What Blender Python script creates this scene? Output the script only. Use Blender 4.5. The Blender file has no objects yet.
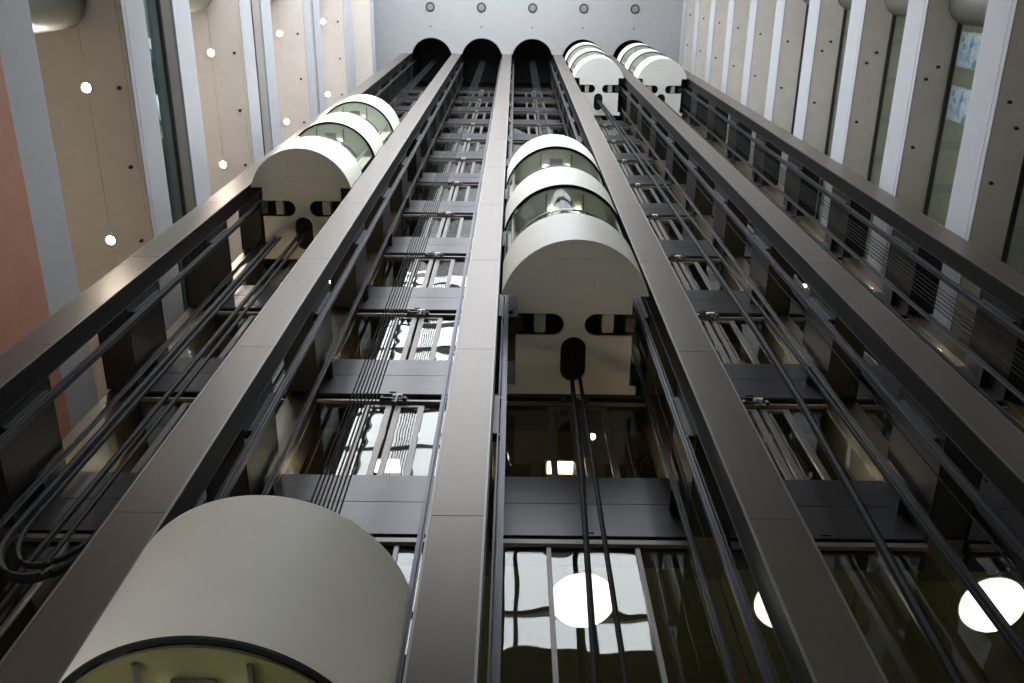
import bpy, bmesh, math, random
from mathutils import Vector, Matrix
random.seed(7)
S = bpy.context.scene
C = S.collection
GZ = 1.6                      # eye height: heights below are measured from the eye, GZ lifts them to the ground

# ------------------------------------------------------------------ camera
cam_d = bpy.data.cameras.new('camera'); cam = bpy.data.objects.new('camera', cam_d); C.objects.link(cam)
S.camera = cam
PITCH, YAW, ROLL = math.radians(67.868), math.radians(0.050), math.radians(0.675)
cp, sp, cy, sy = math.cos(PITCH), math.sin(PITCH), math.cos(YAW), math.sin(YAW)
rv, uv, fv = Vector((cy, sy, 0)), Vector((sy*sp, -cy*sp, cp)), Vector((-sy*cp, cy*cp, sp))
r2 = math.cos(ROLL)*rv + math.sin(ROLL)*uv
u2 = -math.sin(ROLL)*rv + math.cos(ROLL)*uv
m = Matrix.Identity(4)
for i in range(3):
    m[i][0], m[i][1], m[i][2] = r2[i], u2[i], -fv[i]
m[2][3] = GZ
cam.matrix_world = m
cam_d.sensor_width = 36; cam_d.lens = 920.13/1024*36; cam_d.clip_end = 300; cam_d.clip_start = 0.02

# ------------------------------------------------------------------ world, exposure
W = bpy.data.worlds.new('overcast_sky'); S.world = W; W.use_nodes = True
nt = W.node_tree
bg = nt.nodes['Background']; bg.inputs['Color'].default_value = (0.89, 0.94, 1.0, 1); bg.inputs['Strength'].default_value = 5.6
S.view_settings.view_transform = 'Standard'; S.view_settings.look = 'None'
S.view_settings.gamma = 1; S.view_settings.use_curve_mapping = False
S.view_settings.exposure = 0.5
S.cycles.use_denoising = True
S.cycles.max_bounces = 10; S.cycles.transparent_max_bounces = 24; S.cycles.diffuse_bounces = 5; S.cycles.glossy_bounces = 5
S.cycles.sample_clamp_indirect = 8; S.cycles.caustics_reflective = False; S.cycles.caustics_refractive = False

# ------------------------------------------------------------------ materials
M = {}
def mat(name, col, rough=.5, metal=0., noise=0., nscale=(3,3,3), bump=0., emit=None, estr=0., spec=.5):
    mt = bpy.data.materials.new(name); mt.use_nodes = True; n = mt.node_tree; b = n.nodes['Principled BSDF']
    b.inputs['Base Color'].default_value = (*col, 1); b.inputs['Roughness'].default_value = rough; b.inputs['Metallic'].default_value = metal
    b.inputs['Specular IOR Level'].default_value = spec
    if emit:
        b.inputs['Emission Color'].default_value = (*emit, 1); b.inputs['Emission Strength'].default_value = estr
    if noise or bump:
        tc = n.nodes.new('ShaderNodeTexCoord'); mp = n.nodes.new('ShaderNodeMapping'); mp.inputs['Scale'].default_value = nscale
        nz = n.nodes.new('ShaderNodeTexNoise'); nz.inputs['Scale'].default_value = 1; nz.inputs['Detail'].default_value = 4
        n.links.new(tc.outputs['Object'], mp.inputs['Vector']); n.links.new(mp.outputs['Vector'], nz.inputs['Vector'])
        if noise:
            rp = n.nodes.new('ShaderNodeValToRGB')
            rp.color_ramp.elements[0].position = .3; rp.color_ramp.elements[1].position = .7
            rp.color_ramp.elements[0].color = (*[c*(1-noise) for c in col], 1); rp.color_ramp.elements[1].color = (*[min(1, c*(1+noise)) for c in col], 1)
            n.links.new(nz.outputs['Fac'], rp.inputs['Fac']); n.links.new(rp.outputs['Color'], b.inputs['Base Color'])
        if bump:
            bp = n.nodes.new('ShaderNodeBump'); bp.inputs['Strength'].default_value = bump; bp.inputs['Distance'].default_value = .02
            n.links.new(nz.outputs['Fac'], bp.inputs['Height']); n.links.new(bp.outputs['Normal'], b.inputs['Normal'])
    M[name] = mt; return mt

def glass(name, tint, f0=.06, k=1., gcol=(1, 1, 1), rough=0., wav=0., wscale=1.5):
    mt = bpy.data.materials.new(name); mt.use_nodes = True; n = mt.node_tree; n.nodes.clear()
    out = n.nodes.new('ShaderNodeOutputMaterial'); mix = n.nodes.new('ShaderNodeMixShader')
    tr = n.nodes.new('ShaderNodeBsdfTransparent'); tr.inputs['Color'].default_value = (*tint, 1)
    gl = n.nodes.new('ShaderNodeBsdfGlossy'); gl.inputs['Roughness'].default_value = rough; gl.inputs['Color'].default_value = (*gcol, 1)
    lw = n.nodes.new('ShaderNodeLayerWeight'); lw.inputs['Blend'].default_value = .5
    pw = n.nodes.new('ShaderNodeMath'); pw.operation = 'POWER'; pw.inputs[1].default_value = 5.0
    ma = n.nodes.new('ShaderNodeMath'); ma.operation = 'MULTIPLY_ADD'; ma.inputs[1].default_value = k-f0; ma.inputs[2].default_value = f0
    n.links.new(lw.outputs['Facing'], pw.inputs[0]); n.links.new(pw.outputs[0], ma.inputs[0]); n.links.new(ma.outputs[0], mix.inputs['Fac'])
    n.links.new(tr.outputs[0], mix.inputs[1]); n.links.new(gl.outputs[0], mix.inputs[2]); n.links.new(mix.outputs[0], out.inputs['Surface'])
    if wav:
        tc = n.nodes.new('ShaderNodeTexCoord'); nz = n.nodes.new('ShaderNodeTexNoise'); nz.inputs['Scale'].default_value = wscale; nz.inputs['Detail'].default_value = 1
        bp = n.nodes.new('ShaderNodeBump'); bp.inputs['Strength'].default_value = wav; bp.inputs['Distance'].default_value = .05
        n.links.new(tc.outputs['Object'], nz.inputs['Vector']); n.links.new(nz.outputs['Fac'], bp.inputs['Height']); n.links.new(bp.outputs['Normal'], gl.inputs['Normal'])
    M[name] = mt; return mt

mat('cladding', (.118, .099, .084), .34, .12, .05, (9, 9, 1.2), .01)
M['cladding'].node_tree.nodes['Principled BSDF'].inputs['Specular Tint'].default_value = (1, .86, .76, 1)
mat('casing', (.010, .009, .008), .45, 0, .15, (6, 6, 1), spec=.22)
mat('spandrel', (.07, .066, .069), .36, .7, .08, (1.5, 1.5, 9), .02)
mat('beam', (.018, .014, .011), .42, 0, .15, (3, 3, 3), spec=.2)
mat('black', (.012, .012, .012), .5, 0, .2)
mat('rubber', (.012, .012, .013), .65, 0, .2, spec=.2)
mat('steel', (.075, .075, .088), .42, .7, .1, (20, 20, 2))
mat('dark_steel', (.07, .07, .075), .4, .6, .2)
mat('door_metal', (.19, .172, .16), .42, .5, .08)
mat('rope', (.02, .02, .02), .8, 0, .2, (40, 40, 10), spec=.1)
mat('bright_edge', (.24, .23, .215), .45, .5)
mat('cab_white', (.90, .862, .775), .5, 0, .02, (2, 2, 2))
mat('cab_plate', (.80, .785, .73), .45, 0, .03, (2, 2, 2))
mat('cab_inner', (.52, .53, .46), .5, 0, .06)
mat('cab_beige', (.62, .58, .46), .5, 0, .06)
mat('shoe', (.55, .54, .50), .5, .2, .1)
mat('white_paint', (.53, .54, .565), .55, 0, .02)
mat('grey_paint', (.72, .69, .65), .6, 0, .03)
mat('soffit_beige', (.76, .70, .64), .6, 0, .03)
mat('soffit_grey', (.86, .79, .73), .6, 0, .04)
mat('ceil_white', (.45, .45, .455), .65, 0, .02)
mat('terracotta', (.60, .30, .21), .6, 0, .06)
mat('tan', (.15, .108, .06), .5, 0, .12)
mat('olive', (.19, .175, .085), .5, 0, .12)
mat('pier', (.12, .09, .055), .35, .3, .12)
mat('floor_stone', (.78, .75, .69), .35, 0, .15)
mat('concrete', (.13, .125, .10), .6, 0, .1)
mat('frame_dark', (.05, .05, .055), .4, .3, .1)
mat('office', (.66, .66, .58), .6, 0, .1)
mat('lamp_glow', (.9, .9, .85), .5, emit=(1, .94, .78), estr=1.9)
mat('warm_glow', (.9, .85, .7), .5, emit=(1, .82, .55), estr=9)
mat('down_glow', (.9, .85, .7), .5, emit=(1, .89, .74), estr=520)
mat('spot_glow', (.9, .85, .7), .5, emit=(1, .86, .62), estr=30)
mat('added_uplight_glow', (.9, .85, .7), .5, emit=(1, .72, .36), estr=90)
mat('cab_glow', (.9, .9, .8), .5, emit=(1, .93, .78), estr=30)
mat('added_strip_glow', (.9, .9, .9), .5, emit=(1, 1, .92), estr=3.0)
mat('lens_grey', (.35, .36, .38), .25, .2, .1)
mat('round_grey', (.20, .195, .165), .4, .2, .05)
glass('rear_glass', (.80, .82, .78), .042, .8, (1, 1, 1), 0, .10, 1.3)
glass('cab_glass', (.93, .96, .94), .012, .10)
glass('teal_glass', (.60, .72, .72), .30, 1., (.75, .95, .95))
glass('gallery_glass', (.93, .96, .945), .05, .8)

# posters: abstract coloured blotches
def poster_mat():
    mt = bpy.data.materials.new('poster_print'); mt.use_nodes = True; n = mt.node_tree; b = n.nodes['Principled BSDF']
    tc = n.nodes.new('ShaderNodeTexCoord'); nz = n.nodes.new('ShaderNodeTexNoise'); nz.inputs['Scale'].default_value = 3.2; nz.inputs['Detail'].default_value = 3
    rp = n.nodes.new('ShaderNodeValToRGB'); rp.color_ramp.interpolation = 'LINEAR'
    e = rp.color_ramp.elements; e[0].position = .3; e[0].color = (.05, .14, .5, 1); e[1].position = .68; e[1].color = (.1, .35, .15, 1)
    for p, c in ((.42, (.55, .72, .9)), (.5, (.85, .88, .9)), (.58, (.15, .3, .6))):
        k = e.new(p); k.color = (*c, 1)
    n.links.new(tc.outputs['Object'], nz.inputs['Vector']); n.links.new(nz.outputs['Fac'], rp.inputs['Fac']); n.links.new(rp.outputs['Color'], b.inputs['Base Color'])
    M['poster'] = mt
poster_mat()

# ------------------------------------------------------------------ mesh builder
class MB:
    """collects shapes; local coordinates of the thing"""
    def __init__(s): s.bm = bmesh.new()
    def box(s, x0, x1, y0, y1, z0, z1, bev=0):
        vs = [s.bm.verts.new(p) for p in ((x0,y0,z0),(x1,y0,z0),(x1,y1,z0),(x0,y1,z0),(x0,y0,z1),(x1,y0,z1),(x1,y1,z1),(x0,y1,z1))]
        fs = [s.bm.faces.new([vs[i] for i in f]) for f in ((3,2,1,0),(4,5,6,7),(0,1,5,4),(1,2,6,5),(2,3,7,6),(3,0,4,7))]
        if bev:
            es = list({e for f in fs for e in f.edges})
            bmesh.ops.bevel(s.bm, geom=es, offset=bev, segments=2, affect='EDGES', clamp_overlap=True)
        return s
    def tube(s, pts, r, seg=8, cap=True):
        pts = [Vector(p) for p in pts]; rings = []
        for i, p in enumerate(pts):
            t = (pts[min(i+1, len(pts)-1)] - pts[max(i-1, 0)]).normalized()
            a = Vector((1,0,0)) if abs(t.x) < .8 else Vector((0,1,0))
            u = t.cross(a).normalized(); w = t.cross(u)
            rings.append([s.bm.verts.new(p + r*(math.cos(2*math.pi*k/seg)*u + math.sin(2*math.pi*k/seg)*w)) for k in range(seg)])
        for a, b in zip(rings, rings[1:]):
            for k in range(seg): s.bm.faces.new((a[k], a[(k+1)%seg], b[(k+1)%seg], b[k])).smooth = True
        if cap: s.bm.faces.new(list(reversed(rings[0]))); s.bm.faces.new(rings[-1])
        return s
    def cyl(s, x, y, z0, z1, r, seg=24, r1=None):
        a = [s.bm.verts.new((x+r*math.cos(2*math.pi*k/seg), y+r*math.sin(2*math.pi*k/seg), z0)) for k in range(seg)]
        r1 = r if r1 is None else r1
        b = [s.bm.verts.new((x+r1*math.cos(2*math.pi*k/seg), y+r1*math.sin(2*math.pi*k/seg), z1)) for k in range(seg)]
        for k in range(seg): s.bm.faces.new((a[k], a[(k+1)%seg], b[(k+1)%seg], b[k])).smooth = True
        s.bm.faces.new(list(reversed(a))); s.bm.faces.new(b); return s
    def ring(s, x, y, z0, z1, ri, ro, seg=28):
        P = []
        for k in range(seg):
            c, d = math.cos(2*math.pi*k/seg), math.sin(2*math.pi*k/seg)
            P.append([s.bm.verts.new((x+r*c, y+r*d, z)) for r, z in ((ri,z0),(ro,z0),(ro,z1),(ri,z1))])
        for k in range(seg):
            a, b = P[k], P[(k+1)%seg]
            for j in range(4): s.bm.faces.new((a[j], a[(j+1)%4], b[(j+1)%4], b[j]))
        return s
    def band(s, ri, ro, z0, z1, a0, a1, seg=48):
        """curved wall about the z axis between angles a0..a1"""
        P = []
        for k in range(seg+1):
            t = a0+(a1-a0)*k/seg; c, d = math.cos(t), math.sin(t)
            P.append([s.bm.verts.new((r*c, r*d, z)) for r, z in ((ri,z0),(ro,z0),(ro,z1),(ri,z1))])
        for a, b in zip(P, P[1:]):
            for j in range(4):
                f = s.bm.faces.new((a[j], a[(j+1)%4], b[(j+1)%4], b[j])); f.smooth = j in (1, 3)
        s.bm.faces.new(list(reversed(P[0]))); s.bm.faces.new(P[-1]); return s
    def plate(s, loops, z0, z1):
        """flat plate with holes: loops of (x,y)"""
        es = []
        for lp in loops:
            vs = [s.bm.verts.new((x, y, z0)) for x, y in lp]
            es += [s.bm.edges.new((vs[i], vs[(i+1)%len(vs)])) for i in range(len(vs))]
        r = bmesh.ops.triangle_fill(s.bm, use_beauty=True, use_dissolve=False, edges=es)
        fs = [g for g in r['geom'] if isinstance(g, bmesh.types.BMFace)]
        e = bmesh.ops.extrude_face_region(s.bm, geom=fs)
        bmesh.ops.translate(s.bm, verts=[g for g in e['geom'] if isinstance(g, bmesh.types.BMVert)], vec=(0, 0, z1-z0))
        return s
    def build(s, name, mt, parent=None, loc=None):
        bmesh.ops.recalc_face_normals(s.bm, faces=s.bm.faces)
        me = bpy.data.meshes.new(name); s.bm.to_mesh(me); s.bm.free(); me.set_sharp_from_angle(angle=math.radians(40))
        me.materials.append(M[mt]); o = bpy.data.objects.new(name, me); C.objects.link(o)
        if parent: o.parent = parent
        if loc: o.location = (loc[0], loc[1], loc[2]+GZ)
        return o

def tag(o, label, cat, group=None, kind=None):
    o['label'] = label; o['category'] = cat
    if group: o['group'] = group
    if kind: o['kind'] = kind
    return o
def empty(name, loc, label, cat, group=None):
    o = bpy.data.objects.new(name, None); C.objects.link(o); o.location = (loc[0], loc[1], loc[2]+GZ); o.empty_display_size = .1
    return tag(o, label, cat, group)
def dup(root, loc, label=None, parent=None):
    c = root.copy(); C.objects.link(c)
    if parent is None: c.location = (loc[0], loc[1], loc[2]+GZ)
    else: c.parent = parent
    if label: c['label'] = label
    for ch in list(root.children): dup(ch, None, None, c)
    return c
def struct(name, mb, mt, loc=(0, 0, 0)):
    o = mb.build(name, mt, None, loc); o['kind'] = 'structure'; return o

ORD = ['lowest', 'second', 'third', 'fourth', 'fifth', 'sixth', 'seventh', 'eighth', 'ninth', 'tenth', 'eleventh', 'twelfth', 'thirteenth']
def up(n): return 'lowest' if n == 0 else ORD[n] + ' from the bottom'
SH = ['leftmost shaft', 'second shaft', 'middle shaft', 'fourth shaft', 'rightmost shaft']
DV = ['outer left column', 'second column', 'third column', 'fourth column', 'fifth column', 'outer right column']

# ------------------------------------------------------------------ layout numbers (metres, heights from the eye)
P = 2.6; X0 = -5.634; HW = .234
XD = [X0+P*i for i in range(6)]                 # columns
XS = [X0+P*(i+.5) for i in range(5)]            # shaft centres
YF, YB = 4.168, 4.47                            # column front and back
YR = 5.75                                       # rear landing wall
HC = 49.66                                      # ceiling
FH = 3.553; ZB = 8.52; SPH = 1.25               # floor height, lowest spandrel bottom, spandrel height
NF = 12
XL, XR = -6.703, 8.435
YN, YE = -4.5, 9.6                             # near and far ends of the hall

# ------------------------------------------------------------------ room shell
struct('floor', MB().box(-14, 15, YN-1, YE, -.3, 0), 'floor_stone', (0, 0, -GZ))
# ceiling slab with five round-fronted lift openings
RC, YC = 1.055, 4.45
edge = [(-11, YN), (-11, YF)]
for xs in XS:
    h = math.sqrt(RC**2-(YC-YF)**2); a0 = math.atan2(YF-YC, -h); a1 = math.atan2(YF-YC, h)
    if a0 > 0: a0 -= 2*math.pi
    edge += [(xs+RC*math.cos(a0+(a1-a0)*k/28), YC+RC*math.sin(a0+(a1-a0)*k/28)) for k in range(29)]
edge += [(13, YF), (13, YN)]
struct('ceiling', MB().plate([edge], 0, .5), 'ceil_white', (0, 0, HC))
struct('ceiling', MB().box(XL-4, XS[0]-RC-.2, YF, YE, 0, .5).box(XS[4]+RC+.2, XR+4, YF, YE, 0, .5), 'ceil_white', (0, 0, HC))
# dark headroom of the five shafts above the ceiling
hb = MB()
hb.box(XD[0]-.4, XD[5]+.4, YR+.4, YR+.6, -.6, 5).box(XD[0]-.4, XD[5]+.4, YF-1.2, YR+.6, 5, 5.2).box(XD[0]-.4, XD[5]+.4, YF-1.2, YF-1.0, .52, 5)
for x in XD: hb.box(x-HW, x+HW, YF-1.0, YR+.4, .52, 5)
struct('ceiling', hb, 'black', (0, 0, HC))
# far wall behind the lobbies, near wall with high windows
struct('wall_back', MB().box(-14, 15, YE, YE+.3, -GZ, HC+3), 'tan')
WZ, WX = 18.8, 3.9                              # high window: sill height and right edge
struct('wall_front', MB().box(-14, 15, YN-.3, YN, -GZ, WZ), 'concrete')
struct('wall_front', MB().box(WX, 15, YN-.3, YN, WZ, HC+1), 'concrete')
wf = MB()
for k in range(9): wf.box(WX-.12-1.85*k, WX-1.85*k, YN-.22, YN-.02, WZ, HC)
for k in range(10): wf.box(-14, WX, YN-.2, YN-.04, WZ+1.5+3.07*k, WZ+1.72+3.07*k)
struct('window_1', wf, 'frame_dark')

# ------------------------------------------------------------------ left galleries
ZL, HL = 16.6, 7.1
def sill(name, z0, z1, x0, x1, mt): return struct(name, MB().box(x0, x1, YN, YE, z0, z1), mt)
for k in range(-2, 5):
    z = ZL+HL*k
    # edge beam, with a shadow joint near its lower edge
    if z > -2:
        struct('trim_%d' % (k+3), MB().box(XL-.03, XL, YN, YE, z, z+.13).box(XL-.03, XL-.012, YN, YE, z+.13, z+.15).box(XL-.03, XL, YN, YE, z+.15, z+1.0), 'white_paint')
        sl = MB()
        for a, b in ((XL-4.2, -7.51), (-7.49, -6.80), (-6.79, XL-.03)): sl.box(a, b, YN, YE, z+.004, z+.6)
        sl.box(XL-4.2, XL-.03, YN, YE, z+.02, z+.6)
        struct('ceiling', sl, 'soffit_beige')
    # glass set back over it, then the solid parapet of the floor above
    if k >= 0:
        struct('window_%d' % (k+5), MB().box(XL-.79, XL-.77, YN, YE, z+.6, z+3.80 if k < 4 else HC), 'teal_glass')
        struct('trim_%d' % (k+80), MB().box(XL-.77, XL-.03, YN, YE, z+.9, z+.99), 'white_paint')  # white ledge added out of sight to bounce light up under the parapet
    if k < 4:
        struct('trim_%d' % (k+70), MB().box(XL-.82, XL-.74, YN, YE, z+3.78, z+3.87), 'frame_dark')
        struct('trim_%d' % (k+12), MB().box(XL-.55, XL-.49, YN, YE, z+3.88, z+4.93), 'white_paint')
        struct('ceiling', MB().box(XL-.76, XL-.552, YN, YE, z+3.88, z+3.96), 'soffit_grey')
        struct('floor_gallery', MB().box(XL-4.2, XL-.83, YN, YE, z+3.6, z+3.9), 'grey_paint')
    struct('wall_left', MB().box(XL-4.4, XL-4.2, YN, YE, z+.6, z+HL if k < 4 else HC), 'soffit_beige')
struct('wall_left_panel', MB().box(XL-.56, XL-.48, YN, YE, 5.2, 13.36), 'terracotta')

def gallery_column(x, y, z0, z1, r, lab):
    t = empty('round_column', (x, y, z0), lab, 'column', 'round gallery columns'); t['kind'] = 'thing'
    MB().cyl(0, 0, 0, z1-z0-.06, r, 40).build('shaft', 'round_grey', t)
    MB().cyl(0, 0, z1-z0-.06, z1-z0, r*.94, 40).build('collar', 'dark_steel', t)
names = ['fat round grey column under the lowest beige soffit at top left', 'round grey column under the second beige soffit from the bottom left',
         'round grey column under the third beige soffit from the left', 'round grey column under the fourth beige soffit from the left']
for k in range(4): gallery_column(-7.795, .54, ZL+HL*k-3.18, ZL+HL*k, .53, names[k])

# downlights and sprinkler heads in the left soffits
dl = None
for k in range(4):
    for j, y in enumerate((2.03, 4.79)):
        lab = 'round warm downlight in the %s left gallery soffit, %s of its two' % (ORD[k], ('nearer' , 'farther')[j])
        loc = (-7.51, y, ZL+HL*k-.02)
        if dl is None:
            dl = empty('downlight', loc, lab, 'lamp', 'downlights in the left soffits')
            MB().ring(0, 0, -.012, .03, .075, .10).build('trim_ring', 'white_paint', dl)
            MB().cyl(0, 0, -.008, .02, .075).build('lens', 'down_glow', dl)
        else: dup(dl, loc, lab)
spk = None
def sprinkler(loc, lab, grp):
    global spk
    if spk is None:
        spk = empty('sprinkler_head', loc, lab, 'sprinkler', grp)
        MB().cyl(0, 0, -.012, .01, .032, 16, .038).build('rosette', 'dark_steel', spk)
        MB().cyl(0, 0, -.05, -.012, .018, 10).cyl(0, 0, -.055, -.05, .03, 12).build('nozzle', 'black', spk)
    else:
        o = dup(spk, loc, lab); o['group'] = grp
for k in range(4):
    for j, y in enumerate((2.03, 3.42, 4.80)):
        sprinkler((-6.94, y, ZL+HL*k), 'small dark sprinkler dot in the %s left gallery soffit, %s of its row' % (ORD[k], ('nearest', 'middle', 'farthest')[j]), 'sprinklers in the left soffits')

# ------------------------------------------------------------------ right galleries
ZR = 16.55; XG = 9.15
for k in range(-4, 10):
    z = ZR+FH*k
    struct('trim_%d' % (k+30), MB().box(XR, XR+.03, YN, YE, z, z+.13).box(XR+.012, XR+.03, YN, YE, z+.13, z+.15).box(XR, XR+.03, YN, YE, z+.15, z+1.0), 'white_paint')
    struct('ceiling', MB().box(XR+.03, XG-.03, YN, YE, z+.005, z+.9), 'soffit_grey')
    struct('trim_%d' % (k+50), MB().box(XG-.03, XG+.05, YN, YE, z-.06, z+1.06), 'frame_dark')
    struct('window_%d' % (k+20), MB().box(XG, XG+.02, YN, YE, z-FH+1.0, z-.06), 'gallery_glass')
    struct('ceiling', MB().box(XG+.05, XG+3.5, YN, YE, z+.1, z+.9), 'office')
    cb = MB()
    for q in range(8): cb.box(XG+.06, XG+3.4, -.4+.95*q, -.2+.95*q, z+.06, z+.1)
    struct('trim_%d' % (k+90), cb, 'white_paint')
    struct('wall_right', MB().box(XG+3.5, XG+3.7, YN, YE, z-FH+.9, z+.1), 'office')
for k in range(10):
    z = ZR+FH*k
    who = 'right gallery soffit, %s' % up(k)
    for j, (x, y) in enumerate(((8.66, 2.1), (8.87, 2.55 if k == 0 else 1.85), (8.63, 3.53))):
        if k > 3 and j == 1: continue
        sprinkler((x, y, z), 'dark sprinkler dot in the %s, %s' % (who, ('near the edge', 'near the glass', 'farthest in')[j]), 'sprinklers in the right soffits')
# strip lights added out of sight to brighten the offices behind the right glass
bt = None
for k in range(1, 9):
    for j, y in enumerate((1.2, 2.6, 4.0)):
        loc = (XG+2.3, y, ZR+FH*k+.078); lab = 'added unseen strip light behind the right gallery glass, %s floor, %s of three' % (ORD[k-1], ('nearest', 'middle', 'farthest')[j])
        if bt is None:
            bt = empty('added_strip_light', loc, lab, 'lamp', 'added strip lights behind the right glass')
            MB().box(-1.1, 1.1, -.17, .17, -.05, 0, .01).build('housing', 'white_paint', bt)
            MB().box(-1.08, 1.08, -.15, .15, -.065, -.05).build('diffuser', 'added_strip_glow', bt)
        else: dup(bt, loc, lab)
for k in range(1, 5):
    gallery_column(9.30, .55, ZR+FH*k-FH+1.0, ZR+FH*k, .46, 'round grey column under the right gallery soffit, %s' % up(k))
for j, (y, z, h) in enumerate(((1.47, 19.04, .98), (2.55, 19.04, .98))):
    t = empty('poster', (9.20, y, z), 'blue, white and green poster behind the right glass, %s of the two' % ('nearer', 'farther')[j], 'poster', 'posters behind the right glass')
    MB().box(-.012, .012, -.35, .35, 0, h).build('frame', 'white_paint', t)
    MB().box(-.018, -.012, -.33, .33, .02, h-.02).build('print', 'poster', t)

# ------------------------------------------------------------------ ceiling fittings
cf = None
for i, xs in enumerate(XS):
    loc = (xs-.02, 1.905, HC); lab = 'round grey ceiling fitting in front of the lift opening of the %s' % SH[i]
    if cf is None:
        cf = empty('ceiling_fitting', loc, lab, 'lamp', 'row of round ceiling fittings')
        MB().ring(0, 0, -.03, .01, .16, .235).build('trim_ring', 'dark_steel', cf)
        MB().cyl(0, 0, -.015, .01, .16).build('lens', 'lens_grey', cf)
    else: dup(cf, loc, lab)
    sprinkler((xs-.03, 2.85, HC), 'small dark sprinkler dot in the top ceiling before the %s' % SH[i], 'sprinklers in the top ceiling')

# ------------------------------------------------------------------ columns between the shafts
col = None
for i, x in enumerate(XD):
    lab = 'tall grey metal-clad lift column with black sides, ' + ['outermost on the left', 'second from the left', 'left of the middle shaft', 'right of the middle shaft', 'second from the right', 'outermost on the right'][i]
    loc = (x, YF, -GZ)
    if col is None:
        col = empty('lift_column', loc, lab, 'column', 'grey columns between the lift shafts'); col['kind'] = 'thing'
        f = MB(); seams = [-GZ]+[10.0+FH*k for k in range(-3, 12)]+[HC]
        for a, b in zip(seams, seams[1:]):
            if b > a: f.box(-HW+.02, HW-.02, 0, .03, a+GZ+.003, b+GZ-.003, .002)
        f.build('front_cladding', 'cladding', col)
        MB().box(-HW+.006, HW-.006, .03, YB-YF-.012, 0, HC+GZ).build('casing', 'casing', col)
        for q in (-1, 1):
            MB().box(min(q*HW, q*(HW-.02)), max(q*HW, q*(HW-.02)), -.004, .012, 0, HC+GZ).build('front_edge', 'bright_edge', col)
            MB().box(min(q*HW, q*(HW-.05)), max(q*HW, q*(HW-.05)), YB-YF-.012, YB-YF, 0, HC+GZ).build('rear_edge', 'steel', col)
    else: dup(col, loc, lab)

# ------------------------------------------------------------------ side beams, rear spandrels, landing doors
beam = spa = door = None
for n in range(NF):
    z = ZB+FH*n
    for i, x in enumerate(XD):
        loc = (x, YB, z); lab = 'dark bronze side beam, %s, behind the %s' % (up(n), DV[i])
        if beam is None:
            beam = empty('side_beam', loc, lab, 'beam', 'side beams behind the columns')
            beam['kind'] = 'thing'
            MB().box(-HW+.012, HW-.012, .012, YR-YB-.01, .03, SPH-.012).build('core', 'black', beam)
            MB().box(-HW, -HW+.012, .01, YR-YB-.01, 0, SPH, .002).build('face_panel', 'beam', beam)
            MB().box(HW-.012, HW, .01, YR-YB-.01, 0, SPH, .002).build('face_panel', 'beam', beam)
        else: dup(beam, loc, lab)
    for i, x in enumerate(XS):
        loc = (x, YR, z); lab = 'grey spandrel panel, %s, at the back of the %s' % (up(n), SH[i])
        hw = P/2-HW-.004
        if spa is None:
            spa = empty('spandrel_panel', loc, lab, 'panel', 'spandrel panels behind the shafts')
            MB().box(-hw, hw, 0, .03, 0, SPH*.52-.004, .003).box(-hw, hw, 0, .03, SPH*.52+.004, SPH, .003).build('facing', 'spandrel', spa)
            MB().box(-hw, hw, .03, .2, .02, SPH-.02).build('backing', 'black', spa)
            MB().box(-.05, .05, -.012, 0, SPH-1.20, SPH-1.185).build('bolt_plate', 'dark_steel', spa)
        else: dup(spa, loc, lab)
        loc = (x, YR, z-FH+SPH); lab = 'glazed landing doors, %s, at the back of the %s' % (up(n), SH[i])
        H = FH-SPH
        if n == 0:
            if i == 0:
                low = empty('landing_door', loc, lab, 'door', 'glazed landing doors'); low['kind'] = 'thing'
                MB().box(-hw, hw, .12, .34, H-.1, H).build('header', 'black', low)
                MB().box(-hw, hw, .02, .07, H-.12, H-.04).build('track', 'door_metal', low)
                for a in (-.475, .485): MB().box(a, a+.05, .05, .11, 0, H-.12, .004).build('mullion', 'door_metal', low)
                for a, b in ((-hw, -.475), (-.425, .485), (.535, hw)): MB().box(a, b, .078, .09, 0, H-.12).build('glass_pane', 'rear_glass', low)
            else: dup(low, loc, lab)
        elif door is None:
            door = empty('landing_door', loc, lab, 'door', 'glazed landing doors'); door['kind'] = 'thing'
            MB().box(-hw, hw, .02, .07, H-.20, H-.15).build('track', 'door_metal', door)
            MB().box(-hw, hw, .09, .55, H-.06, H-.02).build('header', 'black', door)
            for a, b in ((-.36, .03), (.075, .49)):
                s = MB().box(a, a+.085, .06, .11, 0, H-.24, .004).box(b-.085, b, .06, .11, 0, H-.24, .004).box(a+.085, b-.085, .06, .11, H-.31, H-.24, .004).box(a+.085, b-.085, .06, .11, 0, .07, .004).build('sash', 'door_metal', door)
                MB().box(a+.085, b-.085, .078, .09, .07, H-.31).build('glass_pane', 'rear_glass', s)
            MB().box(-hw, -.36, .078, .09, 0, H-.2).build('side_glass', 'rear_glass', door)
            MB().box(.49, hw, .078, .09, 0, H-.2).build('side_glass', 'rear_glass', door)
            MB().box(.02, .16, -.03, .03, H-.11, H-.05, .008).build('operator_box', 'cab_white', door)
            mm = MB().box(-.14, .02, -.02, .03, H-.17, H-.15).cyl(-.13, .0, H-.2, H-.13, .035, 12).cyl(.2, 0, H-.2, H-.13, .03, 12).box(.0, .25, -.02, .0, H-.19, H-.17).box(.07, .1, -.03, 0, H-.32, H-.1)
            mm.build('door_mechanism', 'dark_steel', door)
        else: dup(door, loc, lab)

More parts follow.
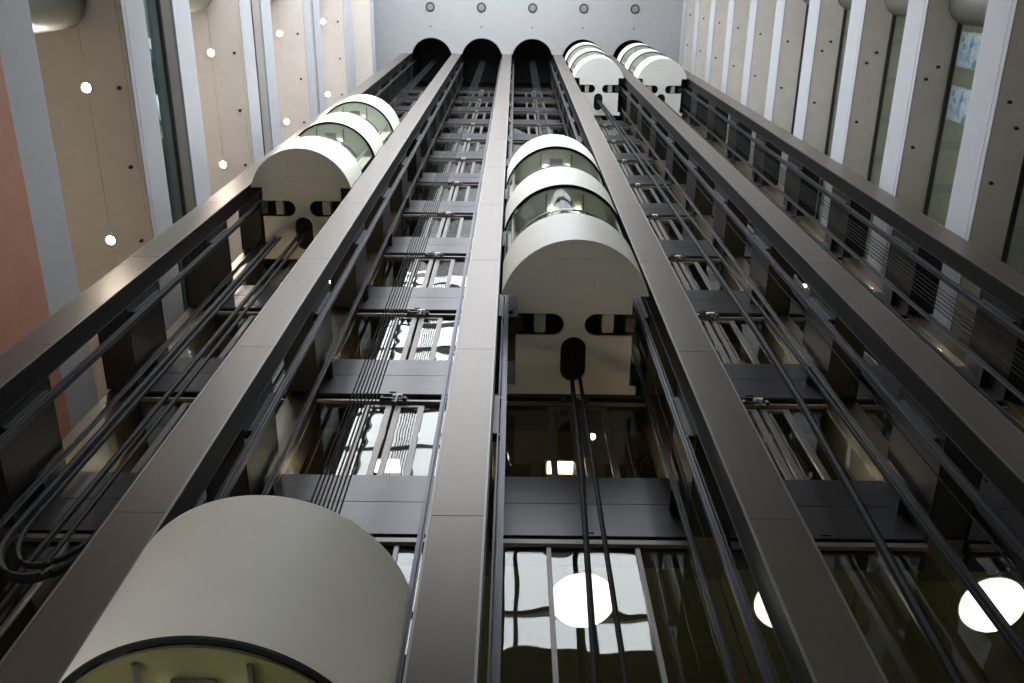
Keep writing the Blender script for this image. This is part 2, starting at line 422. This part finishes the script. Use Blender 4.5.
# lobby slabs, piers and lamps behind the landing wall
for n in range(-1, NF):
    z = ZB+FH*n
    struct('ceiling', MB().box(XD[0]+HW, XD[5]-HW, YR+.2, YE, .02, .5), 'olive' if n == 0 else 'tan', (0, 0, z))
    struct('floor_lobby', MB().box(XD[0]+HW, XD[5]-HW, YR+.2, YE, .9, SPH-.02), 'floor_stone', (0, 0, z))
for i, x in enumerate(XD):
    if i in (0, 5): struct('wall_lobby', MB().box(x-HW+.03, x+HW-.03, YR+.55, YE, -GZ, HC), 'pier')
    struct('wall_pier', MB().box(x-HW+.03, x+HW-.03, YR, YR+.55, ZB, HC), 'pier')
dk = None
for j, x in enumerate((-3.80, -1.49, .82, 3.13, 5.44, 7.75)):
    loc = (x, 6.60, ZB-.005); lab = 'large glowing disc lamp on the lowest lobby ceiling, ' + ['first', 'second', 'third', 'fourth', 'fifth', 'sixth'][j] + ' from the left'
    if dk is None:
        dk = empty('disc_lamp', loc, lab, 'lamp', 'disc lamps on the lowest lobby ceiling')
        MB().cyl(0, 0, -.03, .02, .36, 48, .375).build('diffuser', 'lamp_glow', dk)
        MB().ring(0, 0, -.01, .02, .372, .395, 48).build('rim', 'door_metal', dk)
    else: dup(dk, loc, lab)
rl = sl = None
for n in range(1, NF):
    z = ZB+FH*n+.02
    for i, x in enumerate(XS):
        loc = (x-.13, 6.95, z); lab = 'bright square lobby ceiling light, %s, behind the %s' % (up(n-1), SH[i])
        if rl is None:
            rl = empty('recessed_light', loc, lab, 'lamp', 'square lobby ceiling lights')
            MB().box(-.22, .22, -.13, .13, -.012, .0).build('frame', 'white_paint', rl)
            MB().box(-.19, .19, -.1, .1, -.02, -.012).build('diffuser', 'warm_glow', rl)
        else: dup(rl, loc, lab)
        loc = (x+.33, 6.42, z); lab = 'small round lobby spotlight, %s, behind the %s' % (up(n-1), SH[i])
        if sl is None:
            sl = empty('spotlight', loc, lab, 'lamp', 'small round lobby spotlights')
            MB().ring(0, 0, -.012, .01, .05, .075, 20).build('trim_ring', 'white_paint', sl)
            MB().cyl(0, 0, -.008, .01, .05, 20).build('lens', 'spot_glow', sl)
        else: dup(sl, loc, lab)

t = empty('ceiling_vent', (2.16, 6.9, ZB+FH+.018), 'round vent of dark concentric rings in the lobby ceiling right of the middle shaft', 'vent')
MB().cyl(0, 0, -.006, 0, .30, 36).build('plate', 'tan', t)
for q in (.07, .15, .23): MB().ring(0, 0, -.03, -.006, q, q+.035, 36).build('ring', 'black', t)
ul = None  # uplights made up to give the piers their warm glow
for n in range(4):
    for i in (0, 1, 3, 4):
        loc = (XD[i], YR-.13, ZB+FH*n+SPH); lab = 'added small warm lamp on the %s side beam behind the %s' % ('lowest' if n == 0 else ORD[n], DV[i])
        if ul is None:
            ul = empty('added_uplight', loc, lab, 'lamp', 'added warm uplights on the side beams')
            MB().cyl(0, 0, 0, .07, .05, 16, .06).build('can', 'black', ul)
            MB().cyl(0, 0, .055, .075, .045, 16).build('lens', 'added_uplight_glow', ul)
        else: dup(ul, loc, lab)

# ------------------------------------------------------------------ guide rails
gr = {}
for i, x in enumerate(XS):
    for s, sd in ((-1, 'left'), (1, 'right')):
        loc = (x+s*.955, 4.63, -GZ); lab = 'long steel guide rail on the %s side of the %s' % (sd, SH[i])
        if s not in gr:
            t = empty('guide_rail', loc, lab, 'rail', 'steel guide rails'); gr[s] = t
            MB().box(-.030, .030, -.04, -.028, 0, HC+GZ+2, .003).box(-.010, .010, -.062, -.04, 0, HC+GZ+2).box(-.012, .012, -.028, .05, 0, HC+GZ+2).build('rail', 'steel', t)
            MB().box(s*.055-.008, s*.055+.008, -.03, -.014, 0, HC+GZ+2).build('edge_strip', 'dark_steel', t)
            for n in range(NF):
                b = MB(); z = ZB+FH*n+GZ
                b.box(min(s*.03, s*.108), max(s*.03, s*.108), -.03, .05, z+.15, z+.19).box(min(s*.03, s*.108), max(s*.03, s*.108), -.03, .05, z+1.05, z+1.09).box(min(s*.06, s*.108), max(s*.06, s*.108), -.05, .05, z+.15, z+1.09)
                b.build('bracket', 'dark_steel', t)
        else: dup(gr[s], loc, lab)
        loc = (x+s*1.0, 5.43, -GZ); lab = 'dark thin counterweight rail at the back %s of the %s' % (sd, SH[i])
        if 'c' not in gr:
            t = empty('counterweight_rail', loc, lab, 'rail', 'dark counterweight rails'); gr['c'] = t
            MB().box(-.035, .035, .02, .035, 0, HC+GZ+2).box(-.01, .01, -.03, .02, 0, HC+GZ+2).build('rail', 'dark_steel', t)
            for n in range(NF): MB().box(-.05, .05, .035, .315, ZB+FH*n+GZ+.5, ZB+FH*n+GZ+.6).build('bracket', 'black', t)
        else: dup(gr['c'], loc, lab)

# ------------------------------------------------------------------ lift cabs
CABZ = [18.5, -2.96, 12.04, 39.3, 39.25]
CL = ['white double-deck lift cab high in the leftmost shaft', 'large white lift cab at the bottom left of the picture',
      'white double-deck lift cab in the middle shaft', 'white lift cab just under the ceiling in the second shaft from the right', 'white lift cab just under the ceiling in the rightmost shaft']
R = 1.05; A0 = math.atan2(-.25, -1.02)+0; A0 = -math.pi+math.asin(.25/R); A1 = -math.asin(.25/R)
def make_cab(loc, lab):
    t = empty('lift_cab', loc, lab, 'elevator', 'white glazed lift cabs')
    def arc(r, n=40): return [(r*math.cos(A0+(A1-A0)*k/n), r*math.sin(A0+(A1-A0)*k/n)) for k in range(n+1)]
    bands = ((0, 1.45, 'lower_drum'), (3.40, 4.93, 'middle_band'), (7.0, 8.45, 'top_drum'))
    for a, b, nm in bands: MB().band(R-.03, R, a, b, A0, A1, 64).build(nm, 'cab_white', t)
    # underside plate with rail slots and cable slot
    def half(s):
        o = [(.80, -.25), (.80, .02)]
        o += [(.31-.165*math.sin(math.pi*k/12), .185-.165*math.cos(math.pi*k/12)) for k in range(13)]
        o += [(.82, .35), (.82, 1.13), (.92, 1.13), (.92, 1.26)]
        return [(s*x, y) for x, y in o]
    outer = arc(R) + half(1) + list(reversed(half(-1)))
    slot = [(.18*math.cos(math.pi*k/12), .55-.18*math.sin(math.pi*k/12)) for k in range(13)] + [(-.18*math.cos(math.pi*k/12), .88+.18*math.sin(math.pi*k/12)) for k in range(13)]
    pl = MB().plate([outer, slot], 0, .05).build('underside_plate', 'cab_plate', t)
    h = MB()
    for x0, x1, y0, y1 in ((-.26, .26, -.78, -.776), (-.26, .26, -.384, -.38), (-.26, -.256, -.78, -.38), (.256, .26, -.78, -.38)): h.box(x0, x1, y0, y1, -.002, .002)
    h.build('access_hatch', 'shoe', pl)
    # body behind, dark machinery in the slots
    MB().box(-.78, .78, -.24, 0.0, .05, 8.4).box(-.78, .78, .37, 1.22, .05, 8.4).box(-.13, .13, 0, .37, .3, 8.4).box(-.78, .78, .0, .37, .32, .36).build('body', 'casing', t)
    for s in (-1, 1):
        g = MB().box(min(s*.40, s*.56), max(s*.40, s*.56), .05, .33, .06, .3, .01).cyl(s*.48, .19, .045, .06, .03, 12).build('guide_shoe', 'shoe', t)
        MB().box(min(s*.72, s*.86), max(s*.72, s*.86), .08, .30, .03, .35, .01).build('shoe_roller', 'dark_steel', g)
    # two glazed decks
    for a, b in ((1.45, 3.40), (4.93, 7.0)):
        g = MB().band(R-.045, R-.033, a, b, A0, A1, 64).build('glazing', 'cab_glass', t)
        MB().band(R-.03, R+.004, b-.022, b, A0, A1, 64).build('gasket', 'rubber', g); MB().band(R-.05, R-.002, a, a+.02, A0, A1, 64).build('gasket', 'rubber', g)
        for d in (-62, 62):
            an = -math.pi/2+math.radians(d); c, q = math.cos(an), math.sin(an)
            MB().tube([((R-.06)*c, (R-.06)*q, a), ((R-.06)*c, (R-.06)*q, b)], .022, 8).build('mullion', 'door_metal', g)
        dk_ = MB().plate([arc(R-.05)], b-.035, b-.01).build('deck_ceiling', 'cab_inner', t)
        for x in (-.22, .22): MB().cyl(x, -.62, b-.06, b-.035, .035, 14).build('ceiling_lamp', 'cab_glow', dk_)
        fr = MB().box(-.13, .13, -.8, -.66, b-.07, b-.035, .01).box(-.33, -.30, -.9, -.25, b-.06, b-.035).box(.30, .33, -.9, -.25, b-.06, b-.035)
        fr.build('ceiling_frame', 'door_metal', dk_)
        MB().plate([arc(R-.08)], a+.0, a+.04).build('deck_floor', 'concrete', t)
        MB().box(-.95, .95, -.26, -.24, a+.04, b-.06).build('rear_wall', 'cab_beige', t)
        hr = MB().band(R-.17, R-.135, a+.80, a+.835, A0+.25, A1-.25, 40)
        for d in (-48, -16, 16, 48):
            an = -math.pi/2+math.radians(d); hr.tube([((R-.15)*math.cos(an), (R-.15)*math.sin(an), a+.04), ((R-.15)*math.cos(an), (R-.15)*math.sin(an), a+.81)], .012, 6)
        hr.build('handrail', 'door_metal', t)
    MB().plate([arc(R-.02)], 8.42, 8.46).build('roof', 'dark_steel', t)
    MB().box(-.35, .35, .0, .5, 8.4, 8.62).build('roof_gear', 'dark_steel', t)
    return t
cab = make_cab((XS[0], 4.45, CABZ[0]), CL[0])
mat('cab_unlit', (.27, .23, .11), .5, 0, .06)
for i in range(1, 5):
    c = dup(cab, (XS[i], 4.45, CABZ[i]), CL[i])
    if i == 1:                                  # lowest cab: unlit look painted as darker olive ceilings and rear walls
        for ch in c.children:
            if ch.name.startswith(('deck_ceiling', 'rear_wall')):
                ch.data = ch.data.copy(); ch.data.materials[0] = M['cab_unlit']

# ------------------------------------------------------------------ ropes and cables
for i in (0, 1, 2):
    z0 = CABZ[i]+8.6; rp = None
    for j in range(8):
        x = XS[i]-.12+.042*j; loc = (x, 4.62, z0)
        lab = 'thin hoist rope above the cab in the %s, %s of eight' % (SH[i], ORD[j].replace('lowest', 'first'))
        if rp is None:
            rp = MB().tube([(0, 0, 0), (0, 0, HC+2-z0)], .009, 6).build('hoist_rope', 'rope', None, loc); tag(rp, lab, 'rope', 'hoist ropes above the cabs')
        else: dup(rp, loc, lab)
for i in range(5):
    rp = None
    for j in range(6):
        loc = (XS[i]+.90, 4.78+.07*j, -GZ); lab = 'thin counterweight rope at the right of the %s, %s of six' % (SH[i], ORD[j].replace('lowest', 'first'))
        if i in (0, 1) or (i in (2, 3) and j): continue
        if rp is None:
            rp = MB().tube([(0, 0, 0), (0, 0, HC+GZ+1)], .009, 6).build('counterweight_rope', 'rope', None, loc); tag(rp, lab, 'rope', 'counterweight ropes')
        else: dup(rp, loc, lab)
def cable(name, pts, r, lab, grp='travelling cables under the cabs'):
    o = MB().tube([(x, y, z) for x, y, z in pts], r, 8).build(name, 'rubber', None, (0, 0, 0)); return tag(o, lab, 'cable', grp)
cable('travelling_cable', [(XS[2]-.05, 5.12, 12.06), (XS[2]-.09, 5.12, 8.9), (XS[2]-.21, 5.12, 5), (XS[2]-.3, 5.12, 0)], .030, 'thick black cable hanging under the middle cab, left of the pair')
cable('travelling_cable', [(XS[2]+.05, 5.12, 12.06), (XS[2]+.045, 5.12, 5), (XS[2]+.04, 5.12, 0)], .026, 'thick black cable hanging under the middle cab, right of the pair')
cable('travelling_cable', [(XS[3]-.03, 5.1, 39.2), (XS[3]+.16, 5.1, 24), (XS[3]+.25, 5.1, 13), (XS[3]+.22, 5.1, 10.5), (XS[3]+.12, 5.1, 8), (XS[3]-.02, 5.1, 5), (XS[3]-.2, 5.1, 0)], .05, 'thick black cable in the fourth shaft, left of its pair')
cable('travelling_cable', [(XS[3]+.06, 5.1, 39.2), (XS[3]+.6, 5.1, 12), (XS[3]+.72, 5.1, 0)], .03, 'thinner black cable in the fourth shaft, right of its pair')
cable('travelling_cable', [(XS[4]-.04, 5.1, 39.2), (XS[4]-.2, 5.1, 12), (XS[4]-.25, 5.1, 0)], .04, 'black cable in the rightmost shaft, left of the pair')
cable('travelling_cable', [(XS[4]+.08, 5.1, 39.2), (XS[4]+.1, 5.1, 12), (XS[4]+.1, 5.1, 0)], .03, 'black cable in the rightmost shaft, right of the pair')
def uloop(w, zb, y, top):
    c = XS[0]+.08
    return [(c-w, y, top)] + [(c-w*math.cos(math.pi*k/20), y, zb+.72-.72*math.sin(math.pi*k/20)) for k in range(21)] + [(c+w, y, top)]
cable('travelling_cable', uloop(.46, 6.66, 5.0, 17.6), .045, 'outer black cable hanging in a loop at the lower left edge')
cable('travelling_cable', uloop(.36, 6.84, 5.0, 17.6), .03, 'inner black cable hanging in a loop at the lower left edge')
cable('travelling_cable', [(XS[0]-.05, 5.12, 18.52), (XS[0]-.1, 5.12, 4), (XS[0]-.12, 5.12, 0)], .035, 'black cable hanging under the leftmost cab, left of the pair')
cable('travelling_cable', [(XS[0]+.07, 5.12, 18.52), (XS[0]+.07, 5.12, 0)], .028, 'black cable hanging under the leftmost cab, right of the pair')
